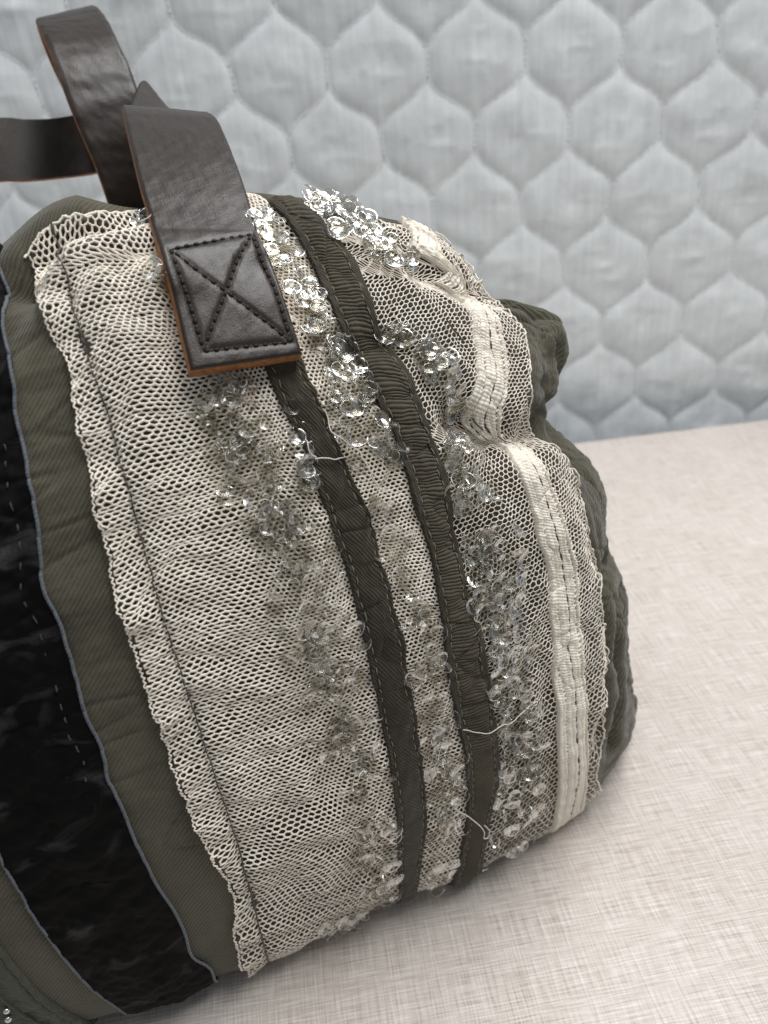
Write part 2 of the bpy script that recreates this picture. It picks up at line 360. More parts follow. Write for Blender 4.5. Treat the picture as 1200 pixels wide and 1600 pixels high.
# lumps of the stuffed, folded cloth (centre x, y, z, push in metres)
LUMPS = [(-0.108, 0.155, 0.008, -0.0031), (-0.093, 0.160, 0.008, 0.0039), (-0.077, 0.166, 0.008, -0.0030), (-0.062, 0.172, 0.008, 0.0026), (-0.007, 0.193, 0.008, -0.0015), (0.017, 0.202, 0.008, 0.0012), (0.031, 0.208, 0.008, 0.0009), (0.053, 0.218, 0.008, 0.0011), (0.072, 0.228, 0.006, 0.0005), (0.091, 0.238, 0.009, -0.0017), (0.112, 0.255, 0.009, -0.0055), (0.127, 0.274, 0.017, -0.0053), (0.125, 0.280, 0.029, -0.0042), (0.113, 0.267, 0.066, -0.0034), (0.104, 0.264, 0.093, 0.0004), (0.098, 0.263, 0.112, -0.0011), (0.093, 0.265, 0.129, -0.0012), (0.089, 0.265, 0.141, 0.0028), (0.084, 0.266, 0.155, 0.0015), (0.079, 0.268, 0.170, -0.0005), (0.076, 0.273, 0.180, -0.0134), (0.074, 0.275, 0.188, -0.0023), (0.072, 0.276, 0.194, -0.0014), (0.069, 0.282, 0.202, -0.0011), (0.064, 0.284, 0.210, 0.0136), (0.060, 0.287, 0.215, -0.0017), (0.049, 0.287, 0.226, -0.0049), (0.040, 0.282, 0.233, -0.0027), (0.035, 0.283, 0.236, 0.0015), (0.028, 0.282, 0.242, 0.0037), (0.014, 0.278, 0.251, 0.0010), (-0.002, 0.273, 0.258, 0.0012), (-0.015, 0.267, 0.263, 0.0012), (-0.021, 0.265, 0.264, -0.0004), (-0.036, 0.259, 0.267, 0.0032), (-0.052, 0.253, 0.269, 0.0003), (-0.067, 0.248, 0.270, 0.0011), (-0.073, 0.245, 0.271, -0.0065), (-0.080, 0.242, 0.272, 0.0054), (-0.090, 0.239, 0.269, 0.0013), (-0.098, 0.235, 0.266, 0.0034), (-0.105, 0.233, 0.264, -0.0044), (0.105, 0.245, 0.021, -0.0023), (0.129, 0.284, 0.006, -0.0027), (0.117, 0.265, 0.046, -0.0028), (0.116, 0.278, 0.057, -0.0022), (0.090, 0.260, 0.135, -0.0031), (0.082, 0.281, 0.159, 0.0030), (0.079, 0.289, 0.164, 0.0080), (0.076, 0.293, 0.170, -0.0095), (0.066, 0.257, 0.191, -0.0067), (0.066, 0.262, 0.196, 0.0094), (0.115, 0.257, 0.036, -0.0014), (0.130, 0.297, 0.013, -0.0027), (0.106, 0.254, 0.077, -0.0034), (0.100, 0.267, 0.108, -0.0006), (0.068, 0.271, 0.199, -0.0018), (0.108, 0.260, 0.001, -0.0018), (0.126, 0.288, 0.001, -0.0055), (0.111, 0.255, 0.053, -0.0008), (0.118, 0.289, 0.047, -0.0015), (0.119, 0.269, 0.042, -0.0004), (0.051, 0.293, 0.222, -0.0003), (0.101, 0.241, 0.028, -0.0005), (0.103, 0.251, 0.082, -0.0008), (0.123, 0.282, 0.000, -0.0045), (0.085, 0.272, 0.152, -0.0009)]
sA = np.linspace(-.17, .33, 640)
gs = np.concatenate([np.linspace(SMIN, sA[0], 40)[:-1], sA, np.linspace(sA[-1], SMAX, 90)[1:-1]])
gL = np.linspace(0, LT, 430)
GS, GL = np.meshgrid(gs, gL, indexing='ij')
def wrap(s): return (s - SMIN) % (SMAX - SMIN) + SMIN
PB = base(GS, GL)
def gnormal(P, closed=True):
    ds = (np.roll(P, -1, 0) - np.roll(P, 1, 0)) if closed else np.gradient(P, axis=0)
    dl = np.gradient(P, axis=1); n = np.cross(ds, dl); return n / np.maximum(np.linalg.norm(n, axis=-1, keepdims=True), 1e-12)
NB = gnormal(PB)
kz = np.clip((GL / LT - .92) / .08, 0, 1)[..., None]; kz = kz * kz * (3 - 2 * kz)
def ridge(n): n = n * (1 - kz) + ZZ * kz; return n / np.linalg.norm(n, axis=-1, keepdims=True)
NB = ridge(NB)
D = np.zeros(GS.shape)
for x, y, z, w in LUMPS: D += w * np.exp(-((PB - np.array([x, y, z])) ** 2).sum(-1) / (2 * .013 ** 2))
P1 = PB + NB * D[..., None]

def make_bvh(P):
    ns, nl = P.shape[:2]
    return BVHTree.FromPolygons(P.reshape(-1, 3).tolist(), grid_faces(ns, nl, closed=True).tolist())
def cast(px, py, P, bvh):
    d = ray(px, py); hit = bvh.ray_cast(Vector(C), Vector(d).normalized())
    if hit[0] is None: return None
    f = hit[2]; nl = P.shape[1] - 1; i, j = divmod(f, nl); i2 = (i + 1) % len(gs)
    p = np.array(hit[0]); A, Bp, Dp = P[i, j], P[i2, j], P[i, j + 1]
    e1 = Bp - A; e2 = Dp - A; Mx = np.array([[e1 @ e1, e1 @ e2], [e1 @ e2, e2 @ e2]]); q = np.linalg.solve(Mx + 1e-14 * np.eye(2), [e1 @ (p - A), e2 @ (p - A)])
    sn = gs[i] + np.clip(q[0], 0, 1) * ((gs[i2] - gs[i]) if i2 else 0)
    return sn, gL[j] + np.clip(q[1], 0, 1) * (gL[j + 1] - gL[j]), p
def pline(pts, n):
    K = np.array(pts, float); d = np.concatenate([[0], np.cumsum(np.hypot(*np.diff(K, axis=0).T))]); t = np.linspace(0, d[-1], n)
    # Catmull-Rom in knot index
    idx = np.interp(t, d, np.arange(len(K))) / (len(K) - 1); return cr(idx, K)

bvh1 = make_bvh(P1)
# creases (negative) and ridges (positive) drawn on the cloth: polyline, height, width
CREASE = [
    ([(30, 432), (48, 402), (62, 375), (82, 355), (115, 341), (160, 337), (225, 334)], -.0095, .0050),
    ([(22, 385), (52, 345), (85, 322), (125, 316), (170, 326), (225, 326)], .0030, .0050),
    ([(864, 662), (840, 680), (810, 690), (775, 688), (748, 664), (722, 655)], -.0085, .0055),
    ([(745, 456), (715, 456), (685, 443), (655, 430)], -.0045, .0045),
    ([(525, 572), (560, 548), (600, 536)], -.0022, .0040),
    ([(952, 850), (948, 940), (952, 1010), (948, 1090), (934, 1160)], -.0048, .0028),
    ([(972, 930), (970, 1010), (976, 1080), (958, 1170)], -.0050, .0026),
    ([(905, 770), (925, 850), (935, 890)], -.0030, .0028),
    ([(872, 560), (858, 528), (846, 496), (838, 482)], -.0035, .0035),
    ([(810, 500), (845, 545), (862, 590)], -.0016, .0030),
    ([(830, 640), (848, 610), (862, 600)], -.0020, .0030),
    ([(92, 436), (120, 400), (160, 384), (235, 374)], .0022, .0030),
    ([(110, 455), (150, 420), (240, 402)], -.0012, .0030),
    ([(222, 660), (230, 580), (238, 500), (262, 440)], .0016, .0030),
    ([(262, 640), (268, 560), (262, 500)], -.0010, .0030),
    ([(420, 1455), (480, 1400), (560, 1350)], .0012, .0026),
    ([(405, 1410), (470, 1350), (570, 1300)], -.0010, .0026),
    ([(395, 1360), (470, 1300), (570, 1245)], .0010, .0030),
    ([(380, 1310), (450, 1270), (560, 1190)], -.0009, .0034),
    ([(860, 1240), (850, 1140), (845, 1050)], -.0012, .0028),
    ([(915, 1230), (915, 1130), (912, 1050)], -.0012, .0026),
    ([(700, 640), (735, 700), (770, 760)], -.0014, .0040),
    ([(0, 640), (60, 610), (105, 590)], -.0010, .0035),
    ([(10, 470), (45, 455), (62, 440)], -.0014, .0030),
    ([(330, 1480), (300, 1420), (260, 1340)], -.0006, .0040),
]
D2 = .0010 * wob(GS, GL, .05, 1) + .00048 * wob(GS, GL, .018, 2) + .00022 * wob(GS * .5, GL * 1.5, .013, 13) - .0006 * np.clip(1 - np.abs(wob(GS * .45, GL * 1.2, .035, 14, 2)) * 6, 0, 1)
endm = np.clip((GS - .165) / .02, 0, 1) * np.clip((.40 - GS) / .05, 0, 1)
D2 += endm * (-.0022 * np.clip(1 - np.abs(wob(GS * 1.3, GL * .45, .045, 71, 2)) * 4, 0, 1) - .0007 * np.clip(1 - np.abs(wob(GS, GL * .6, .025, 72, 2)) * 4, 0, 1) + .0008 * wob(GS, GL, .03, 73))
for pts, h, w in CREASE:
    n = 22; pp = pline(pts, n); acc = np.full(GS.shape, 9.)
    for k, (px, py) in enumerate(pp):
        c = cast(px, py, P1, bvh1)
        if c is None: continue
        d2 = ((P1 - c[2]) ** 2).sum(-1); acc = np.minimum(acc, d2)
    D2 += h * np.exp(-acc / (2 * w * w))
fade = np.clip(GL / .02, 0, 1) * np.clip((LT - GL) / .012, 0, 1)
P2 = P1 + ridge(gnormal(P1)) * (D2 * fade)[..., None]
P2[..., 2] = np.maximum(P2[..., 2], .0008)
mk = np.clip((.11 - GL) / .04, 0, 1)[:, 1:-1, None] * np.clip(GL / .008, 0, 1)[:, 1:-1, None] * np.clip((.14 - GS) / .03, 0, 1)[:, 1:-1, None]
for _ in range(240): P2[:, 1:-1] += mk * .25 * (P2[:, :-2] - 2 * P2[:, 1:-1] + P2[:, 2:])
PG = P2; NG = gnormal(PG)
for _ in range(2): NG = (NG + np.roll(NG, 1, 0) + np.roll(NG, -1, 0)); NG[:, 1:-1] = (NG[:, 1:-1] + NG[:, :-2] + NG[:, 2:]); NG /= np.maximum(np.linalg.norm(NG, axis=-1, keepdims=True), 1e-12)
bvh = make_bvh(PG)

def S(s, L, off=0.):
    """points on the cloth at (s, L), lifted by off along the normal"""
    s, L = np.broadcast_arrays(np.asarray(s, float), np.asarray(L, float)); shp = s.shape; s = s.ravel(); L = np.clip(L.ravel(), 0, LT - 1e-6)
    i = np.clip(np.searchsorted(gs, s) - 1, 0, len(gs) - 2); fi = ((s - gs[i]) / (gs[i + 1] - gs[i]))[:, None]
    x = L / gL[1]; j = np.clip(x.astype(int), 0, len(gL) - 2); fj = (x - j)[:, None]
    def bl(G): return (G[i, j] * (1 - fi) + G[i + 1, j] * fi) * (1 - fj) + (G[i, j + 1] * (1 - fi) + G[i + 1, j + 1] * fi) * fj
    n = bl(NG); n /= np.maximum(np.linalg.norm(n, axis=1, keepdims=True), 1e-12)
    P = bl(PG) + n * np.broadcast_to(np.asarray(off, float), shp).ravel()[:, None]
    P[:, 2] = np.maximum(P[:, 2], .0004)
    return P.reshape(shp + (3,))
def Sn(s, L):
    e = .0008; a = S(s + e, L) - S(s - e, L); b = S(s, L + e) - S(s, L - e); n = np.cross(a, b); return n / np.maximum(np.linalg.norm(n, axis=-1, keepdims=True), 1e-12)

bag = bpy.data.objects.new('handbag', None); COL.objects.link(bag)
bag.location = tuple(AC * E1 + BC * MM); bag.empty_display_size = .05
bag['label'] = 'soft olive fabric handbag with net, sequin and ribbon trim and leather handles on the table'; bag['category'] = 'handbag'
bag_off = np.array(bag.location)
_mo = mesh_obj
def part(name, V, Fc, mat, parent=None, **k):
    """mesh in world metres, stored relative to the bag's base"""
    return _mo(name, np.asarray(V, float).reshape(-1, 3) - bag_off, Fc, mat, parent or bag, **k)
class PAcc(Acc):
    def obj(s, name, mat, parent=None, stuff=False, smooth=True):
        o = part(name, np.concatenate(s.V), np.concatenate(s.F), mat, parent, smooth=smooth)
        if stuff: o['kind'] = 'stuff'
        return o

ns, nl = PG.shape[:2]
ring0 = PG[:, 0]; cen = ring0.mean(0); cen[2] = .0008
inner = cen + (ring0 - cen) * .5; inner[:, 2] = .0008
Vb = np.concatenate([PG.reshape(-1, 3), inner, cen[None]])
fb = grid_faces(ns, nl, closed=True)
i = np.arange(ns); i2 = (i + 1) % ns
f_in = np.stack([i * nl, ns * nl + i, ns * nl + i2, i2 * nl], -1)
UVb = np.concatenate([np.stack([GS, GL], -1).reshape(-1, 2), np.stack([gs, gs * 0], -1), [[0, 0]]])
f_cap = np.stack([ns * nl + i, np.full(ns, ns * nl + ns), np.full(ns, ns * nl + ns), ns * nl + i2], -1)
tri = [[int(a), int(b), int(d)] for a, b, c, d in f_cap]
body = part('body', Vb, np.concatenate([fb, f_in]).tolist() + tri, M_olive, uv=UVb)
body['label'] = 'stuffed olive green twill body of the bag'

# ------------------------------------------------------------------ seams as functions s(L)
def seam(pts, n=160, smooth=0):
    out = []
    for px, py in pline(pts, n):
        c = cast(px, py, PG, bvh)
        if c is not None: out.append(c[:2])
    A = np.array(out); A = A[np.argsort(A[:, 1])]
    # average into bins of L
    q = np.linspace(A[0, 1], A[-1, 1], 110); w = np.exp(-((q[:, None] - A[None, :, 1]) / .0022) ** 2) + 1e-9; s_ = (w * A[None, :, 0]).sum(1) / w.sum(1)
    return lambda L: np.interp(L, q, s_)
VL = seam([(190, 1573), (142, 1537), (100, 1492), (52, 1425), (31, 1387), (0, 1333), (-60, 1190), (-105, 1000), (-135, 800), (-150, 600)])
VR = seam([(333, 1523), (325, 1505), (298, 1488), (287, 1452), (272, 1420), (250, 1387), (230, 1350), (208, 1300), (188, 1250), (167, 1208), (160, 1170), (133, 1112), (120, 1060), (104, 1000), (92, 960), (67, 914), (64, 850), (56, 790), (46, 750), (40, 700), (26, 647), (24, 600), (17, 550), (6, 520), (11, 460), (0, 420)])
TL = seam([(392, 1511), (375, 1500), (372, 1475), (364, 1450), (367, 1404), (350, 1360), (331, 1329), (310, 1290), (292, 1250), (272, 1200), (258, 1150), (242, 1110), (227, 1062), (208, 1000), (194, 960), (180, 925), (168, 850), (150, 790), (144, 737), (130, 680), (118, 620), (116, 595), (112, 561), (90, 542), (80, 510), (69, 479), (60, 440), (48, 400)])
TS = seam([(417, 1495), (400, 1430), (387, 1375), (354, 1267), (317, 1154), (287, 1062), (265, 1000), (240, 906), (199, 756), (161, 621), (135, 542), (112, 460), (97, 400), (84, 362)])
R1L = seam([(621, 1403), (618, 1327), (612, 1233), (589, 1106), (566, 1000), (544, 909), (507, 803), (466, 693), (433, 629), (410, 570), (375, 470), (345, 380), (328, 325)])
R1R = seam([(645, 1397), (653, 1350), (662, 1262), (653, 1175), (642, 1101), (626, 996), (598, 899), (566, 789), (525, 693), (479, 592), (455, 535), (420, 440), (388, 360), (372, 318)])
R2L = seam([(707, 1373), (725, 1270), (724, 1190), (707, 1112), (697, 1050), (690, 990), (672, 881), (644, 789), (617, 697), (573, 600), (550, 555), (533, 521), (505, 461), (488, 422), (462, 373), (440, 345), (420, 326)])
R2R = seam([(743, 1362), (758, 1270), (772, 1204), (765, 1123), (757, 1050), (745, 1000), (713, 890), (695, 771), (663, 675), (632, 592), (595, 541), (578, 495), (561, 450), (539, 405), (493, 351), (460, 320)])
DS = seam([(884, 1277), (897, 1208), (894, 1150), (892, 1090), (883, 1015), (879, 940), (868, 861), (844, 779), (830, 740), (800, 702), (770, 690), (755, 670), (752, 645), (767, 600), (762, 550), (750, 490), (725, 466), (690, 450), (672, 438), (665, 395), (655, 368), (640, 356)])
TR = seam([(932, 1234), (925, 1197), (939, 1142), (936, 1090), (941, 1026), (934, 970), (926, 884), (911, 839), (900, 779), (890, 745), (868, 712), (838, 695), (822, 682), (816, 660), (822, 600), (818, 545), (803, 515), (780, 488), (755, 468), (738, 452), (734, 436), (722, 414), (700, 388), (670, 368)])

def strip(name, fl, fr, L0, L1, nT, nW, off, mat, parent=None, edge=.0002, uvs=True):
    """cloth band between two seams; off(t, w, s, L) gives its lift; the long edges are turned down to the cloth"""
    L = np.linspace(L0, L1, nT)[:, None]; w = np.linspace(0, 1, nW)[None, :]
    a, b = fl(L), fr(L); s = a + (b - a) * w; LL = np.broadcast_to(L, s.shape)
    o = off(np.broadcast_to(np.linspace(0, 1, nT)[:, None], s.shape), np.broadcast_to(w, s.shape), s, LL)
    P = S(s, LL, o); lo = S(s, LL, edge)
    P = np.concatenate([lo[:, :1], P, lo[:, -1:]], 1); s = np.concatenate([s[:, :1] - .0004, s, s[:, -1:] + .0004], 1); LL = np.concatenate([LL[:, :1], LL, LL[:, -1:]], 1)
    return part(name, P, grid_faces(nT, nW + 2)[:, ::-1], mat, parent, uv=np.stack([s, LL], -1).reshape(-1, 2))
def dashes(name, f, L0, L1, length, gap, rad, off, mat, parent, jit=.0003, nside=5, sag=.0003):
    A = PAcc(); L = L0
    while L < L1:
        ln = length * random.uniform(.85, 1.15); t = np.linspace(0, 1, 5); LL = L + t * ln
        if LL[-1] > LT - .004: break
        s = f(LL) + random.uniform(-jit, jit); P = S(s, LL, off - sag * (2 * t - 1) ** 2)
        A.add(polytube(P, rad * np.array([.6, 1, 1.05, 1, .6]), nside)); L += ln + gap * random.uniform(.85, 1.15)
    return A.obj(name, mat, parent, True)
def cord(name, f, L0, L1, n, rad, off, mat, parent, amp=0., k=0.):
    L = np.linspace(L0, L1, n); P = S(f(L) + amp * np.sin(k * L), L, off + rad * .25 * np.sin(L * 5200))
    V, Fc = polytube(P, rad * (1 + .18 * np.sin(L * 7000)), 6); return part(name, V, Fc, mat, parent)

# black velvet band with its blue-grey overlocked edges
vel = strip('velvet_band', VL, VR, .004, LT * .99, 420, 60, lambda t, w, s, L: .0013 + .0009 * wob(s * 1.2, L, .022, 11) * np.sin(np.pi * w) + .0006 * np.sin(np.pi * w) + .0004 * wob(s, L, .009, 12), M_velvet)
vel['label'] = 'black crushed velvet band'
o = cord('overlock_edge', VR, .005, LT * .985, 700, .00046, .0016, M_blue_thread, vel); o['label'] = 'blue grey overlocked edge thread'
o = cord('overlock_edge', VL, .005, LT * .985, 500, .00042, .0013, M_blue_thread, vel)
dashes('stitching', lambda L: VR(L) - .0052, .15, LT * .95, .0019, .0034, .00021, .0020, M_gold_thread, vel, .0006)
# dark green band with corded seams at the left of the velvet
g1 = lambda L: VL(L) - .0125 - .02 * np.clip(.06 - L, 0, .06)
g0 = lambda L: VL(L) - .060
grn = strip('dark_green_band', g0, g1, .003, LT * .97, 300, 40, lambda t, w, s, L: .0012 + .0012 * np.exp(-((w - .93) / .03) ** 2) - .0006 * np.exp(-((w - .86) / .012) ** 2) + .0004 * wob(s, L, .01, 15), M_dark_olive)
grn['label'] = 'dark green cotton band with corded seam'
cord('seam_cord', lambda L: g1(L) - .0006, .004, LT * .95, 300, .0007, .0014, M_dark_olive, grn)
cord('seam_cord', lambda L: g1(L) - .0085, .004, LT * .95, 300, .0005, .0015, M_dark_olive, grn)
cord('seam_cord', lambda L: g1(L) - .0185, .004, LT * .95, 300, .00045, .0015, M_olive_thread, grn)
for px, py, r in [(12, 1567, .0011), (14, 1580, .0012), (64, 1596, .0010), (-8, 1560, .0011), (40, 1606, .001), (-20, 1590, .0011)]:
    c = cast(px, py, PG, bvh)
    if c is None: continue
    th_ = np.linspace(0, np.pi, 9)[:, None]; ph = np.linspace(0, 2 * np.pi, 13)[None, :-1]
    q = np.stack([np.sin(th_) * np.cos(ph), np.sin(th_) * np.sin(ph), np.cos(th_) * np.ones_like(ph)], -1) * r + S(c[0], c[1], .0022)
    q = np.swapaxes(q, 0, 1); part('bead', q, grid_faces(12, 9, closed=True), M_bead, grn)

# brown twill tape and ribbed grosgrain ribbon
def rib1(t, w, s, L): return .0029 + .0005 * np.sin(np.pi * w) + .00045 * wob(s, L, .014, 21) - .0005 * (np.exp(-((w - .13) / .04) ** 2) + np.exp(-((w - .87) / .04) ** 2))
r1 = strip('twill_ribbon', R1L, R1R, .006, LT * .93, 380, 26, rib1, M_tape); r1['label'] = 'dark brown twill tape'
def ribs(L, s): return (np.abs(np.sin(np.pi * (L + .00018 * wob(s, L, .014, 23) + .0002 * wob(s * 2, L, .03, 24)) / .00112)) ** .6)
def rib2(t, w, s, L):
    mid = np.clip((.5 - np.abs(w - .5)) / .06 - 1.6, 0, 1)
    return .0029 + .0003 * np.sin(np.pi * w) + .0003 * wob(s, L, .02, 22) + mid * (-.0002 + .0007 * ribs(L, s)) - .0004 * (np.exp(-((w - .14) / .03) ** 2) + np.exp(-((w - .86) / .03) ** 2)) - .0006 * np.exp(-((L - .222) / .0018) ** 2)
r2 = strip('grosgrain_ribbon', R2L, R2R, .006, LT * .97, 1900, 20, rib2, M_grosgrain); r2['label'] = 'ribbed olive grosgrain ribbon'
def inset(fa, fb, w): return lambda L: fa(L) + (fb(L) - fa(L)) * w
for w in (.14, .86):
    dashes('stitching', inset(R1L, R1R, w), .012, LT * .9, .0022, .0016, .00019, .0032, M_olive_thread, r1)
    dashes('stitching', inset(R2L, R2R, w), .012, LT * .93, .0022, .0014, .00020, .0035, M_olive_thread, r2)
for fa, w0, w1 in ((R2L, 0, .13), (R2R, .87, 1)):
    strip('ribbon_border', inset(R2L, R2R, w0 - .02), inset(R2L, R2R, w1 + (.04 if w1 == 1 else 0)), .006, LT * .965, 420, 6, lambda t, w, s, L: .0033 + .0003 * wob(s, L, .006, 25), M_grosgrain_edge, r2)

# ------------------------------------------------------------------ nets: hexagonal mesh of real threads
_Lq = [.004]; _dq = .0002
while _Lq[-1] < LT: _Lq.append(_Lq[-1] + _dq * (1 + 1.35 * math.exp(-(_Lq[-1] / .085) ** 2)))   # the net hangs stretched towards the foot of the bag
_Lq = np.array(_Lq); _qq = np.arange(len(_Lq)) * _dq
def net(name, fref, fmin, fmax, L0, L1f, pitch, row, rad, off, seed, parent=None, shear=0.):
    nj = int(_qq[-1] / row); nk = int(.24 / (pitch / 2))
    k = np.arange(-90, nk)[None, :]; j = np.arange(nj)[:, None]
    par = (k + j) % 2 == 0
    y = np.interp(j * row + np.where(par, row / 3, 0.), _qq, _Lq); x = k * pitch / 2 + 0. * y
    dx = .40 * pitch * wob(x, y, .05, seed, 2) + .04 * pitch * rng.standard_normal(x.shape); dy = .75 * row * wob(x, y, .05, seed + 1, 2) + .06 * row * rng.standard_normal(x.shape)
    y2 = y + dy + shear * x; s = fref(y2) + x + dx
    lo, hi = fmin(y2), fmax(y2)
    ok = (s > lo) & (s < hi) & (y2 < L1f(s)) & (y2 > .004)
    P = S(np.clip(s, gs[0], gs[-2]), y2, off(s, y2, s - lo, hi - s))
    e = []
    a, b = P[:, :-1], P[:, 1:]; m = ok[:, :-1] & ok[:, 1:]; e.append(np.stack([a[m], b[m]], 1))
    a, b = P[:-1], P[1:]; m = ok[:-1] & ok[1:] & par[:-1]; e.append(np.stack([a[m], b[m]], 1))
    seg = np.concatenate(e); d = seg[:, 1] - seg[:, 0]; seg[:, 0] -= .12 * d; seg[:, 1] += .12 * d
    sz = np.linalg.norm(d, axis=1); seg = seg[sz < pitch * 1.8]
    r = rad * (1 + .12 * rng.standard_normal(len(seg)))
    V, Fc = tubes(seg, np.clip(r, rad * .7, rad * 1.5), 5)
    o = part(name, V, Fc, M_net, parent); o['kind'] = 'stuff'; return o
topL = lambda s: np.interp(s, *TOPC)
tc = [cast(px, py, PG, bvh) for px, py in pline([(38, 402), (50, 388), (74, 360), (108, 342), (160, 336), (215, 334)], 30)]
tc = np.array([c[:2] for c in tc if c is not None]); tc = tc[np.argsort(tc[:, 0])]
TOPC = (np.concatenate([tc[:, 0], [tc[-1, 0] + .012, .5]]), np.concatenate([tc[:, 1], [LT * .985, LT * .985]]))
lin = strip('lining_panel', lambda L: np.maximum(TL(L) + .0015, np.interp(L, np.maximum.accumulate(TOPC[1][:-2]) + 1e-6 * np.arange(len(TOPC[1]) - 2), TOPC[0][:-2], left=-1.)) + .0008, lambda L: TR(L) - .0015, .004, LT * .985, 330, 200, lambda t, w, s, L: .0004 + 0 * s, M_lining, edge=-.0004); lin['label'] = 'dark brown cloth under the net'
def offL(s, L, dl, dr):
    stw = TS(L) - TL(L); beyond = np.clip((stw - dl) / np.maximum(stw, .002), 0, 1)
    groove = np.exp(-((dl - stw) / .0012) ** 2)
    return .0013 + .0004 * wob(s, L, .012, 31) + beyond * (.0010 + .0016 * wob(s * .3, L, .016, 32)) - .0008 * groove + .0006 * wob(s, L, .03, 33)
tulle = net('tulle_panel', TL, TL, lambda L: R2L(L) + .001, .004, topL, .00222, .00113, .00034, offL, 40, shear=.03)
tulle['label'] = 'cream hexagonal net panel with free scalloped edge'
# scalloped rim thread, and the stitch line that holds the net
Lr = np.linspace(.006, float(TOPC[1][0]), 1500)
scal = .0007 * np.abs(np.sin(np.pi * Lr / .0016)) + .0004 * wob(Lr, Lr * 0, .006, 34)
Pe = S(TL(Lr) + .0002 - scal, Lr, offL(TL(Lr), Lr, 0 * Lr, 0 * Lr + .1))
V, Fc = polytube(Pe, .00027, 5); part('net_edge', V, Fc, M_net, tulle)
st_ = np.linspace(tc[0, 0], tc[-1, 0], 300); Lt_ = topL(st_) + .0003 * wob(st_, st_ * 0, .004, 35)
V, Fc = polytube(S(st_, Lt_, offL(st_, Lt_, st_ * 0 + .02, st_ * 0 + .1) - .0004), .0004, 5); part('net_edge', V, Fc, M_net, tulle)
dashes('stitching', TS, .008, float(topL(TS(LT * .9))), .0021, .0003, .00032, .0019, M_dark_thread, tulle, .0001)
offR = lambda s, L, dl, dr: .0013 + .0005 * wob(s, L, .014, 36) + .0012 * np.exp(-dr / .004) * (1 + .6 * wob(s * .3, L, .012, 37))
tulle2 = net('tulle_panel', DS, lambda L: R2R(L) - .001, TR, .005, lambda s: s * 0 + LT * .998, .00270, .00160, .00020, offR, 50, shear=.22)
tulle2['label'] = 'cream net panel with dense tape and stitched edge'
Lr = np.linspace(.008, LT * .99, 1500); scal = .0005 * np.abs(np.sin(np.pi * Lr / .0019)) + .0003 * wob(Lr, Lr * 0, .006, 38)
V, Fc = polytube(S(TR(Lr) + scal, Lr, offR(TR(Lr), Lr, 0 * Lr + .1, 0 * Lr)), .00028, 5); part('net_edge', V, Fc, M_net, tulle2)
def tapef(t, w, s, L):
    k = np.pi * (L + .25 * (s - DS(L))) / .00115
    return .0019 + .00030 * np.abs(np.sin(k)) + .00012 * np.abs(np.sin(np.pi * s / .0013 + np.floor(k / np.pi) * 1.57)) + .0003 * np.sin(np.pi * w) + .00038 * wob(s, L, .012, 39) + .00045 * np.abs(np.sin(np.pi * (s - DS(L)) / .0026))
sc = lambda L: np.clip((TR(L) - DS(L)) / .0125, .35, 1.1)
for a, b, nw in ((-.0096, -.0064, 10), (-.0054, .0002, 18), (.0004, .0046, 14), (.0057, .0069, 6)):
    st = strip('lace_tape', lambda L, a=a: DS(L) + a * (sc(L) if a > 0 else 1), lambda L, b=b: DS(L) + b * (sc(L) if b > 0 else 1), 0.006, LT * .99, 1500, nw, tapef, M_lace, tulle2)
# bars that bridge the pinholes between the strips
bars = []
for a, b in ((-.0067, -.0051), (.0043, .0060), (.0066, .0078)):
    L = np.arange(.008, LT * .95, .0021) + .0003 * rng.standard_normal(len(np.arange(.008, LT * .95, .0021)))
    f = sc(L) if a > 0 else 1
    bars.append(np.stack([S(DS(L) + a * f, L, .0019), S(DS(L) + b * f, L + .0005, .0019)], 1))
V, Fc = tubes(np.concatenate(bars), .00052, 5); o = part('tape_bars', V, Fc, M_lace, tulle2); o['kind'] = 'stuff'
dashes('stitching', lambda L: DS(L) + .0003, .010, LT * .93, .0042, .0002, .00028, .0023, M_dark_thread, tulle2, .0002, sag=.0005)

# ------------------------------------------------------------------ sequins, frayed threads and fuzz
def sequin_mesh(seed, mat):
    r = np.random.default_rng(seed); nr, na = 5, 16; V = []
    rr = np.array([.14, .5, .82, .97, 1.02]); bend = r.uniform(-.5, .5); bend2 = r.uniform(-.25, .25); cup = r.uniform(.25, .75); wv = r.uniform(0, .14); ph = r.uniform(0, 6)
    a = np.linspace(0, 2 * np.pi, na + 1)[:-1]
    for q in rr:
        x, y = q * np.cos(a), q * np.sin(a)
        z = (-.09 if q > 1 else 0) + cup * q * q * .6 + bend * x * x * .55 + bend2 * x * y + wv * q ** 2 * np.sin(3 * a + ph)
        V.append(np.stack([x * (1 - .12 * abs(bend)), y, z], -1))
    V = np.concatenate(V) * .001; fc = []
    for i in range(nr - 1):
        for k in range(na): fc.append([i * na + k, i * na + (k + 1) % na, (i + 1) * na + (k + 1) % na, (i + 1) * na + k])
    me = bpy.data.meshes.new('sequin'); me.from_pydata(V.tolist(), [], fc); me.polygons.foreach_set('use_smooth', np.ones(len(fc), bool)); me.materials.append(mat); me.update(); return me
SEQ = [sequin_mesh(k, M_seq[(0, 1, 1, 2, 1, 1, 2, 0, 1)[k]]) for k in range(9)]
trim = PAcc()
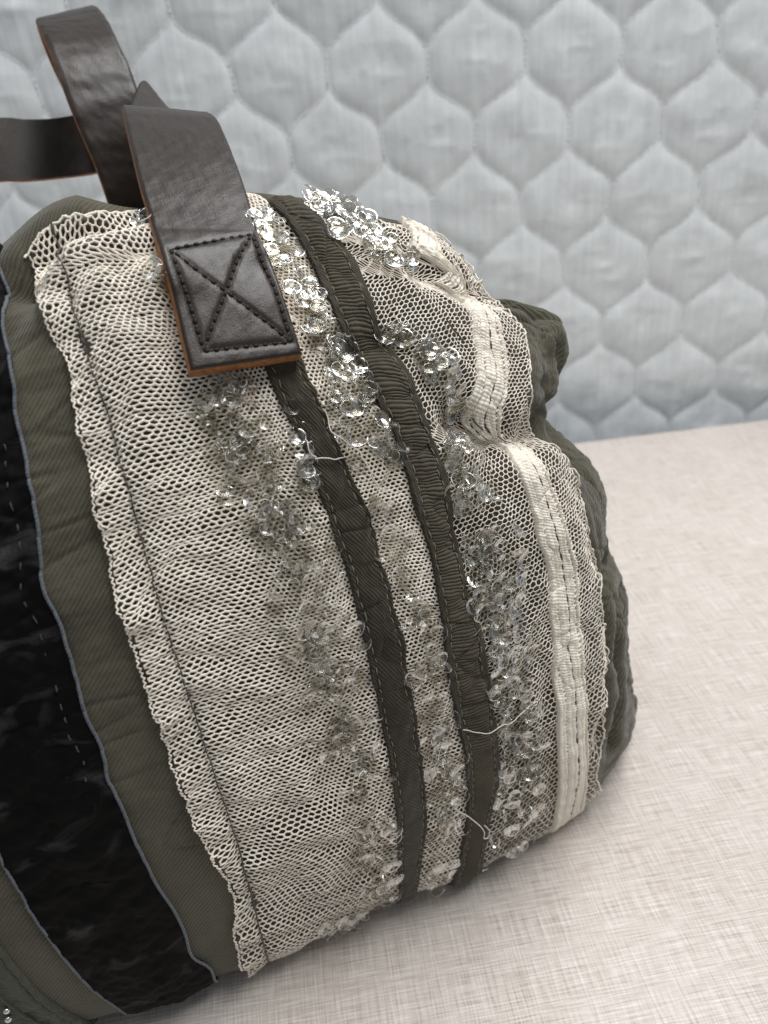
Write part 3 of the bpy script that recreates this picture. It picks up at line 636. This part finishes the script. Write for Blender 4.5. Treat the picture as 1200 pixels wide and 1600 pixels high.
BANDS = [  # centre line, half width px, sequins, curls, fuzz loops
    ([(335, 600), (372, 640), (395, 700), (412, 760), (440, 820), (462, 880)], 62, 52, 70, 150),
    ([(462, 880), (485, 950), (500, 1010), (505, 1080), (540, 1140)], 58, 40, 60, 120),
    ([(540, 1140), (565, 1200), (578, 1270), (585, 1330), (598, 1380)], 40, 30, 30, 60),
    ([(610, 1370), (580, 1400), (545, 1432), (500, 1455)], 16, 14, 6, 16),
    ([(452, 640), (474, 700), (484, 760)], 12, 9, 8, 14),
    ([(398, 345), (425, 395), (455, 435), (485, 475), (515, 530), (545, 585), (575, 630), (600, 690), (612, 720)], 24, 40, 22, 50),
    ([(480, 500), (520, 590), (555, 640)], 26, 16, 14, 40),
    ([(505, 640), (540, 700), (585, 800), (632, 900), (645, 960)], 22, 14, 20, 30),
    ([(655, 960), (664, 1040), (676, 1100), (690, 1170), (692, 1240), (685, 1310), (672, 1375)], 30, 46, 40, 70),
    ([(500, 328), (535, 350), (560, 375), (600, 395), (645, 405)], 26, 26, 10, 36),
    ([(480, 322), (520, 325), (560, 335)], 10, 10, 4, 8),
    ([(605, 515), (625, 535)], 20, 8, 8, 16),
    ([(660, 545), (685, 590), (705, 640)], 26, 20, 14, 40),
    ([(700, 690), (718, 735), (735, 790)], 32, 26, 18, 46),
    ([(748, 830), (768, 900), (778, 980), (788, 1060), (800, 1130)], 44, 62, 80, 150),
    ([(800, 1130), (806, 1200), (800, 1270), (790, 1325)], 34, 34, 40, 80),
    ([(225, 348), (222, 362)], 12, 3, 2, 6),
    ([(262, 430), (250, 445)], 9, 2, 2, 2),
]
TABQ = np.array([(262, 395), (400, 365), (478, 560), (300, 590)], float)
def under_tab(px, py):
    s_ = 0
    for k in range(4):
        a, b = TABQ[k], TABQ[(k + 1) % 4]; s_ += ((b[0] - a[0]) * (py - a[1]) - (b[1] - a[1]) * (px - a[0])) > 0
    return s_ in (0, 4)
def pick(line, hw):
    for _ in range(30):
        t = random.random(); K = np.array(line, float); p = cr(np.array(t), K); q = cr(np.array(min(t + .02, 1)), K) - cr(np.array(max(t - .02, 0)), K); q /= np.hypot(*q) + 1e-9
        o_ = max(-1, min(1, random.gauss(0, .52))) * hw; x, y = p[0] - q[1] * o_, p[1] + q[0] * o_
        c = cast(x, y, PG, bvh)
        if c is None or under_tab(x, y): continue
        s_, L_ = c[0], c[1]
        if R1L(L_) - .0006 < s_ < R1R(L_) + .0004 and random.random() < .93: continue
        if R2L(L_) - .0006 < s_ < R2R(L_) + .0004 and random.random() < .93: continue
        return s_, L_
    return None
seq_root = None; nseq = 0
fuzz = PAcc(); curls = PAcc(); extra = PAcc()
def frame(s, L):
    n = Sn(np.array(s), np.array(L)); u = S(s + .0008, L) - S(s - .0008, L); u = u - n * (u @ n); u /= np.linalg.norm(u); return u, np.cross(n, u), n
trim_obj = None
seq_list = []
for line, hw, nsq, ncu, nfz in BANDS:
    nsq = int(nsq * 2.1); nfz = int(nfz * 1.15); ncu = int(ncu * .8)
    for _ in range(nsq):
        c = pick(line, hw)
        if c is None: continue
        u, v, n = frame(*c); r = random.uniform(2.0, 3.6)
        th_ = abs(random.gauss(0, .45)); th_ = min(th_, 1.35); ph = random.uniform(0, 6.28); ax = math.cos(ph) * u + math.sin(ph) * v
        nt = n + ZZ * random.uniform(0, 1.5) * min(1., max(0., (.19 - c[1]) / .08)); nt /= np.linalg.norm(nt)   # low down the chips hang with their faces turned up
        ax = ax - nt * (ax @ nt); ax /= np.linalg.norm(ax)
        nn = nt * math.cos(th_) + np.cross(ax, nt) * math.sin(th_); uu = u - nn * (u @ nn); uu /= np.linalg.norm(uu); vv_ = np.cross(nn, uu)
        sp = random.uniform(0, 6.28); a_ = uu * math.cos(sp) + vv_ * math.sin(sp); b_ = np.cross(nn, a_)
        p = S(c[0], c[1], .0019 + random.uniform(0, .0013) + .0008 * th_ * r / 3)
        if p[2] < .004: p[2] = .004
        seq_list.append((r, p, a_, b_, nn))
    for _ in range(nfz):
        c = pick(line, hw * .9)
        if c is None: continue
        u, v, n = frame(*c); p = S(c[0], c[1], .0016); R_ = random.uniform(.0006, .0017); t = np.linspace(0, random.uniform(3, 6.5), 9); ph = random.uniform(0, 6.28); k = random.uniform(.4, 1)
        P = p + R_ * (np.cos(t + ph)[:, None] * u + k * np.sin(t * random.uniform(.8, 1.3) + ph)[:, None] * v) + (random.uniform(.0002, .0016) * np.sin(t * random.uniform(.5, 1.2) + ph)[:, None] + .0006) * n
        fuzz.add(polytube(P, random.uniform(.00006, .00015), 3))
    for _ in range(ncu):
        c = pick(line, hw)
        if c is None: continue
        u, v, n = frame(*c); p = S(c[0], c[1], .0022); R_ = random.uniform(.0007, .0022); t = np.linspace(0, random.uniform(1.5, 4.2), 9); ph = random.uniform(0, 6.28)
        P = p + R_ * (np.cos(t + ph)[:, None] * u + np.sin(t + ph)[:, None] * v) + (.0005 + random.uniform(.0004, .0018) * t / 3)[:, None] * n
        curls.add(polytube(P, random.uniform(.00009, .00017) * np.array([.7] + [1] * 7 + [.5]), 4))
fz = fuzz.obj('frayed_fuzz', M_fuzz, None, True); fz['label'] = 'taupe frayed fibres under the sequins'
cu = curls.obj('frayed_threads', M_white_thread, None, True); cu['label'] = 'white curled thread ends between the sequins'
print('sequins', len(seq_list))
random.shuffle(seq_list)
def seq_matrix(r, p, a, b, n):
    q = p - bag_off
    return Matrix(((a[0] * r, b[0] * r, n[0] * r, q[0]), (a[1] * r, b[1] * r, n[1] * r, q[1]), (a[2] * r, b[2] * r, n[2] * r, q[2]), (0, 0, 0, 1)))
seq_list.sort(key=lambda q: -q[0])
for k, q in enumerate(seq_list[:295]):
    o = bpy.data.objects.new('sequin', SEQ[(k * 7) % 9]); link(o, bag); o.matrix_basis = seq_matrix(*q)
rest = seq_list[295:]
for mi in range(3):
    A = Acc()
    for k, q in enumerate(rest[mi::3]):
        me = SEQ[(0, 1, 3)[mi] if k % 2 else (4, 5, 6)[mi]]; M4 = np.array(seq_matrix(*q)); vv = np.array([v.co for v in me.vertices]) @ M4[:3, :3].T + M4[:3, 3]
        A.add((vv, np.array([list(p.vertices) for p in me.polygons])))
    if A.n: o = mesh_obj('small_sequins', np.concatenate(A.V), np.concatenate(A.F), M_seq[mi], bag); o['kind'] = 'stuff'

# single loose threads
def loose(pts, lift, rad=.00016, mat=M_white_thread):
    K = pline(pts, 40); out = []
    lf = np.interp(np.linspace(0, 1, 40), np.linspace(0, 1, len(lift)), lift)
    for (px, py), h in zip(K, lf):
        c = cast(px, py, PG, bvh)
        if c is not None: out.append(S(c[0], c[1], h))
    if len(out) < 4: return
    V, Fc = polytube(np.array(out), rad, 5); part('loose_thread', V, Fc, mat)
loose([(500, 640), (512, 672), (535, 695), (558, 712), (575, 745), (588, 765)], [.003, .005, .004, .003])
loose([(470, 690), (475, 712), (500, 716), (535, 712)], [.003, .005, .005, .003])
loose([(574, 745), (585, 762), (620, 770), (632, 778)], [.003, .004, .003], .00012)
loose([(712, 1133), (735, 1130), (760, 1126), (782, 1112), (806, 1100), (830, 1090)], [.003, .006, .006, .003])
loose([(706, 1258), (722, 1262), (738, 1272), (746, 1284), (745, 1294), (752, 1293), (755, 1284), (748, 1276)], [.003, .005, .005, .004], .0002)
loose([(706, 1290), (700, 1270), (708, 1260)], [.003, .004, .003])
loose([(670, 1215), (668, 1190), (678, 1165), (690, 1140)], [.003, .005, .003], .00013)
for k in range(9):
    x = 742 + k * 3.5; loose([(758 + random.uniform(-3, 6), 1346), (750 + random.uniform(-12, 14), 1352), (740 + random.uniform(-6, 30), 1352 + random.uniform(4, 9))], [.003, .003, .003], .00012)
loose([(690, 508), (700, 525), (720, 538)], [.003, .004, .002], .0003, M_dark_thread)
loose([(735, 648), (742, 660), (752, 668)], [.003, .004, .002], .00028, M_dark_thread)

# ------------------------------------------------------------------ leather handles
def ribbon3(name, rows, nT, nW, thick, parent, bulge=None, label=None, flip=False):
    """rows of (left xyz, right xyz); a strap with bevelled tan edges"""
    K = np.array(rows, float).reshape(len(rows), 6); d = np.concatenate([[0], np.cumsum(np.linalg.norm(np.diff((K[:, :3] + K[:, 3:]) / 2, axis=0), axis=1))])
    t = np.linspace(0, d[-1], nT); idx = np.interp(t, d, np.arange(len(K))) / (len(K) - 1); Q = cr(idx, K)
    for _ in range(3): Q[1:-1] = (Q[:-2] + 2 * Q[1:-1] + Q[2:]) / 4
    Lp, Rp = Q[:, :3], Q[:, 3:]
    w = np.linspace(0, 1, nW)[None, :, None]; T = Lp[:, None] * (1 - w) + Rp[:, None] * w
    n = np.cross(np.gradient(T, axis=1), np.gradient(T, axis=0)); n /= np.maximum(np.linalg.norm(n, axis=-1, keepdims=True), 1e-12)
    if flip: n = -n
    for _ in range(4): n[1:-1] = (n[:-2] + 2 * n[1:-1] + n[2:])/4
    n /= np.linalg.norm(n, axis=-1, keepdims=True)
    tt = np.broadcast_to(t[:, None], T.shape[:2]); ww = np.broadcast_to(w[..., 0], T.shape[:2]); width = np.linalg.norm(Rp - Lp, axis=1)
    em = np.minimum(np.minimum(ww, 1 - ww) * width[:, None], np.minimum(tt, d[-1] - tt)); bev = .0007 * np.clip(1 - em / .0010, 0, 1) ** 2
    thick = np.broadcast_to(np.asarray(thick(tt) if callable(thick) else thick, float), tt.shape)
    top = T + n * ((thick / 2 - bev) + (bulge(tt, ww * width[:, None], width[:, None]) if bulge else 0))[..., None]
    bot = T - n * (thick / 2)[..., None]
    V = np.concatenate([top.reshape(-1, 3), bot.reshape(-1, 3)]); N0 = nT * nW
    f1 = grid_faces(nT, nW); f2 = f1[:, ::-1] + N0
    per = np.concatenate([np.arange(nW), np.arange(1, nT) * nW + nW - 1, (nT - 1) * nW + np.arange(nW - 1)[::-1], np.arange(1, nT - 1)[::-1] * nW, [0]])
    # separate vertices for the side wall keep its edges crisp; a middle row rounds it
    mid = (top.reshape(-1, 3)[per] + bot.reshape(-1, 3)[per]) / 2; cenl = T.reshape(-1, 3)
    pt, pb = top.reshape(-1, 3)[per], bot.reshape(-1, 3)[per]; inner_ = np.clip(per % nW, 1, nW - 2) + np.clip(per // nW, 1, nT - 2) * nW
    outd = cenl[per] - cenl[inner_]; outd /= np.maximum(np.linalg.norm(outd, axis=1, keepdims=True), 1e-9)
    side = np.stack([pt, mid + outd * .0003, pb], 1).reshape(-1, 3); f3 = grid_faces(len(per), 3, base=2 * N0)
    Vall = np.concatenate([V, side]); Fall = np.concatenate([f1 if not flip else f1[:, ::-1], f2 if not flip else f2[:, ::-1], f3[:, ::-1]])
    mi = np.concatenate([np.zeros(len(f1)), np.zeros(len(f2)), np.ones(len(f3))])
    o = part(name, Vall, Fall, None, parent, mats=[M_leather, M_edge], midx=mi)
    if label: o['label'] = label
    return o, T, n, t, width
def bd(px, py):
    c = cast(px, py, PG, bvh); return (c[2] - C) @ R[:, 2]
def at(px, py, d): return C + ray(px, py) * d
dT = [bd(384, 590), bd(365, 480), bd(330, 390), bd(420, 470), bd(300, 470)]
print('tab depths', [round(float(x), 4) for x in dT])
def row(l, r, dl, dr): return (*at(*l, dl), *at(*r, dr))
d0 = bd(384, 575) - .0030
rows = [
    row((297, 584), (469, 558), bd(297, 584) - .0062, bd(469, 558) - .0062),
    row((284, 530), (454, 510), bd(284, 530) - .0053, bd(454, 510) - .0053),
    row((271, 474), (438, 464), bd(271, 474) - .0047, bd(438, 464) - .0047),
    row((256, 424), (422, 421), bd(256, 424) - .0038, bd(422, 421) - .0039),
    row((243, 376), (406, 380), bd(243, 376) - .0041, bd(406, 380) - .0048),
]
dl_, dr_ = bd(243, 376) - .0041, bd(406, 380) - .0048
for l, r, k in [((232, 335), (393, 335), .006), ((221, 298), (382, 297), .012), ((211, 258), (368, 258), .020), ((202, 220), (354, 222), .030), ((195, 190), (343, 198), .040), ((192, 176), (336, 188), .048), ((191, 171), (325, 183), .060)]:
    rows.append(row(l, r, dl_ + k, dr_ + k))
# over the bend the strap twists back towards the middle of the bag
for l, r, kl, kr in [((194, 182), (316, 192), .070, .068), ((201, 178), (296, 194), .083, .076), ((210, 152), (276, 186), .096, .084), ((222, 129), (262, 176), .108, .092), ((236, 150), (266, 184), .114, .099), ((246, 190), (286, 210), .116, .106), ((252, 240), (300, 246), .118, .110), ((255, 285), (305, 290), .118, .112)]:
    rows.append(row(l, r, dl_ + kl, dr_ + kr))
def back_point(P, L, lift):
    # the point of the bag's far side at height L that lies at the same place along the bag as P
    j_ = int(L / gL[1]); far = (PG[:, j_] @ MM) > BC + .004
    d_ = np.where(far, np.abs((PG[:, j_] - P) @ E1), 9.); i_ = int(d_.argmin()); return PG[i_, j_] + NG[i_, j_] * lift
def land(rw, Ls, lift=.003):
    out = []
    for L in Ls: out.append((*back_point(np.array(rw[:3]), L, lift), *back_point(np.array(rw[3:]), L, lift)))
    return out
rows += land(rows[-1], [LT * .90, LT * .84])
# stitched box with a cross: pixel corners of the stitch lines
BOX = dict(tl=(265, 402), tr=(392, 374), br=(452, 540), bl=(317, 555))
hand1 = bpy.data.objects.new('handle', None); link(hand1, bag); hand1['label'] = 'dark brown leather handle with stitched tab'
def tabpoint(px, py): return at(px, py, bd(px, py) - .004)
SEGS = [('tl', 'tr'), ('tr', 'br'), ('br', 'bl'), ('bl', 'tl'), ('tl', 'br'), ('tr', 'bl')]
# find the stitch lines in the strap's own (t, w) coordinates from a first coarse pass
K0 = np.array(rows, float).reshape(len(rows), 6); dd0 = np.concatenate([[0], np.cumsum(np.linalg.norm(np.diff((K0[:, :3] + K0[:, 3:]) / 2, axis=0), axis=1))])
tq = np.linspace(0, dd0[4] * 1.15, 140); Q0 = cr(np.interp(tq, dd0, np.arange(len(K0))) / (len(K0) - 1), K0); wq = np.linspace(0, 1, 90)[None, :, None]
T0 = Q0[:, None, :3] * (1 - wq) + Q0[:, None, 3:] * wq
c0 = (T0 - C) @ R; px0 = np.stack([600 + F * c0[..., 0] / c0[..., 2], 800 + F * c0[..., 1] / c0[..., 2]], -1)
def tw(p):
    d2 = ((px0 - np.array(p)) ** 2).sum(-1); i_, j_ = np.unravel_index(d2.argmin(), d2.shape); return np.array([tq[i_], j_ / 89. * np.linalg.norm(Q0[i_, 3:] - Q0[i_, :3])])
CT = {k: tw(v) for k, v in BOX.items()}
TH1 = lambda t: .0032 + .0030 * np.clip((.042 - t) / .008, 0, 1)
def bulge(t, w, width):
    best = np.full(t.shape, 1.)
    for a, b in SEGS:
        A, Bq = CT[a], CT[b]; e = Bq - A; q = np.clip(((t - A[0]) * e[0] + (w - A[1]) * e[1]) / (e @ e), 0, 1)
        best = np.minimum(best, np.hypot(t - A[0] - q * e[0], w - A[1] - q * e[1]))
    return -.00042 * np.exp(-(best / .0009) ** 2) + .00012 * wob(t, w, .02, 61) + .00006 * wob(t, w, .006, 62)
strap1, T1, N1, t1, wd1 = ribbon3('strap', rows, 520, 110, TH1, hand1, bulge, 'front leather strap with raw tan edges')
def on_strap(p, off):
    i_ = np.interp(p[0], t1, np.arange(len(t1))); a = int(np.clip(i_, 0, len(t1) - 2)); f = i_ - a; wfr = p[1] / wd1[a]; j_ = wfr * (T1.shape[1] - 1); b = int(np.clip(j_, 0, T1.shape[1] - 2)); g = j_ - b
    q = lambda G: (G[a, b] * (1 - g) + G[a, b + 1] * g) * (1 - f) + (G[a + 1, b] * (1 - g) + G[a + 1, b + 1] * g) * f
    n = q(N1); return q(T1) + n / np.linalg.norm(n) * (float(TH1(np.array(p[0]))) / 2 + off)
sb, sk = PAcc(), PAcc()
for a, b in SEGS:
    A, Bq = CT[a], CT[b]; ln = np.linalg.norm(Bq - A); n = int(round(ln / .0027))
    for k in range(n):
        for acc, u0, u1, h, r in ((sb, .0, .50, -.00040, .00036), (sk, .46, 1.04, -.00030, .00055)):
            t = np.linspace((k + u0) / n, (k + u1) / n, 5); P = np.array([on_strap(A + (Bq - A) * q, h - .0004 * (2 * m - 1) ** 2) for q, m in zip(t, np.linspace(0, 1, 5))])
            acc.add(polytube(P, r * np.array([.6, 1, 1, 1, .6]), 5))
sb.obj('stitching', M_brown_stitch, strap1, True); sk.obj('stitch_holes', M_black_hole, strap1, True)

# rear handle: up from the far side of the bag, over in a loop, then away to the left
hand2 = bpy.data.objects.new('handle', None); link(hand2, bag); hand2['label'] = 'dark brown leather handle looped above the far side of the bag'
D0 = .345
rows = [row(l, r, D0 + a, D0 + b + .012) for l, r, a, b in [
    ((190, 385), (290, 375), .0, .0), ((170, 320), (272, 310), -.006, -.006), ((149, 260), (252, 250), -.012, -.012), ((117, 186), (228, 182), -.018, -.018), ((88, 108), (204, 112), -.020, -.020),
    ((72, 68), (184, 68), -.016, -.016), ((62, 46), (170, 38), -.008, -.006), ((57, 36), (156, 18), .004, .006), ((58, 38), (150, 14), .018, .020), ((64, 58), (152, 28), .030, .032), ((82, 104), (165, 80), .036, .036), ((112, 165), (178, 140), .036, .030), ((140, 215), (190, 200), .034, .028), ((155, 260), (205, 255), .032, .026)]]
rows = land(rows[0], [LT * .72, LT * .78, LT * .84, LT * .89]) + rows
ribbon3('strap', rows, 300, 26, .0034, hand2, lambda t, w, wd: .00022 * wob(t, w, .012, 63) + .0001 * wob(t, w * .4, .004, 64), 'rear leather strap bent over in a tight loop')
D1 = .372
rows = [row(l, r, D1 + a, D1 + b) for l, r, a, b in [((-160, 320), (-175, 215), -.03, -.03), ((-80, 298), (-90, 196), -.02, -.02), ((0, 284), (0, 186), -.006, -.006), ((45, 283), (40, 189), .0, .0), ((90, 279), (85, 187), .006, .004), ((149, 271), (140, 178), .012, .010), ((205, 252), (195, 172), .016, .016)]]
ribbon3('strap', rows, 120, 24, .0034, hand2, lambda t, w, wd: .0002 * wob(t, w, .012, 65), 'leather strap running away to the left')
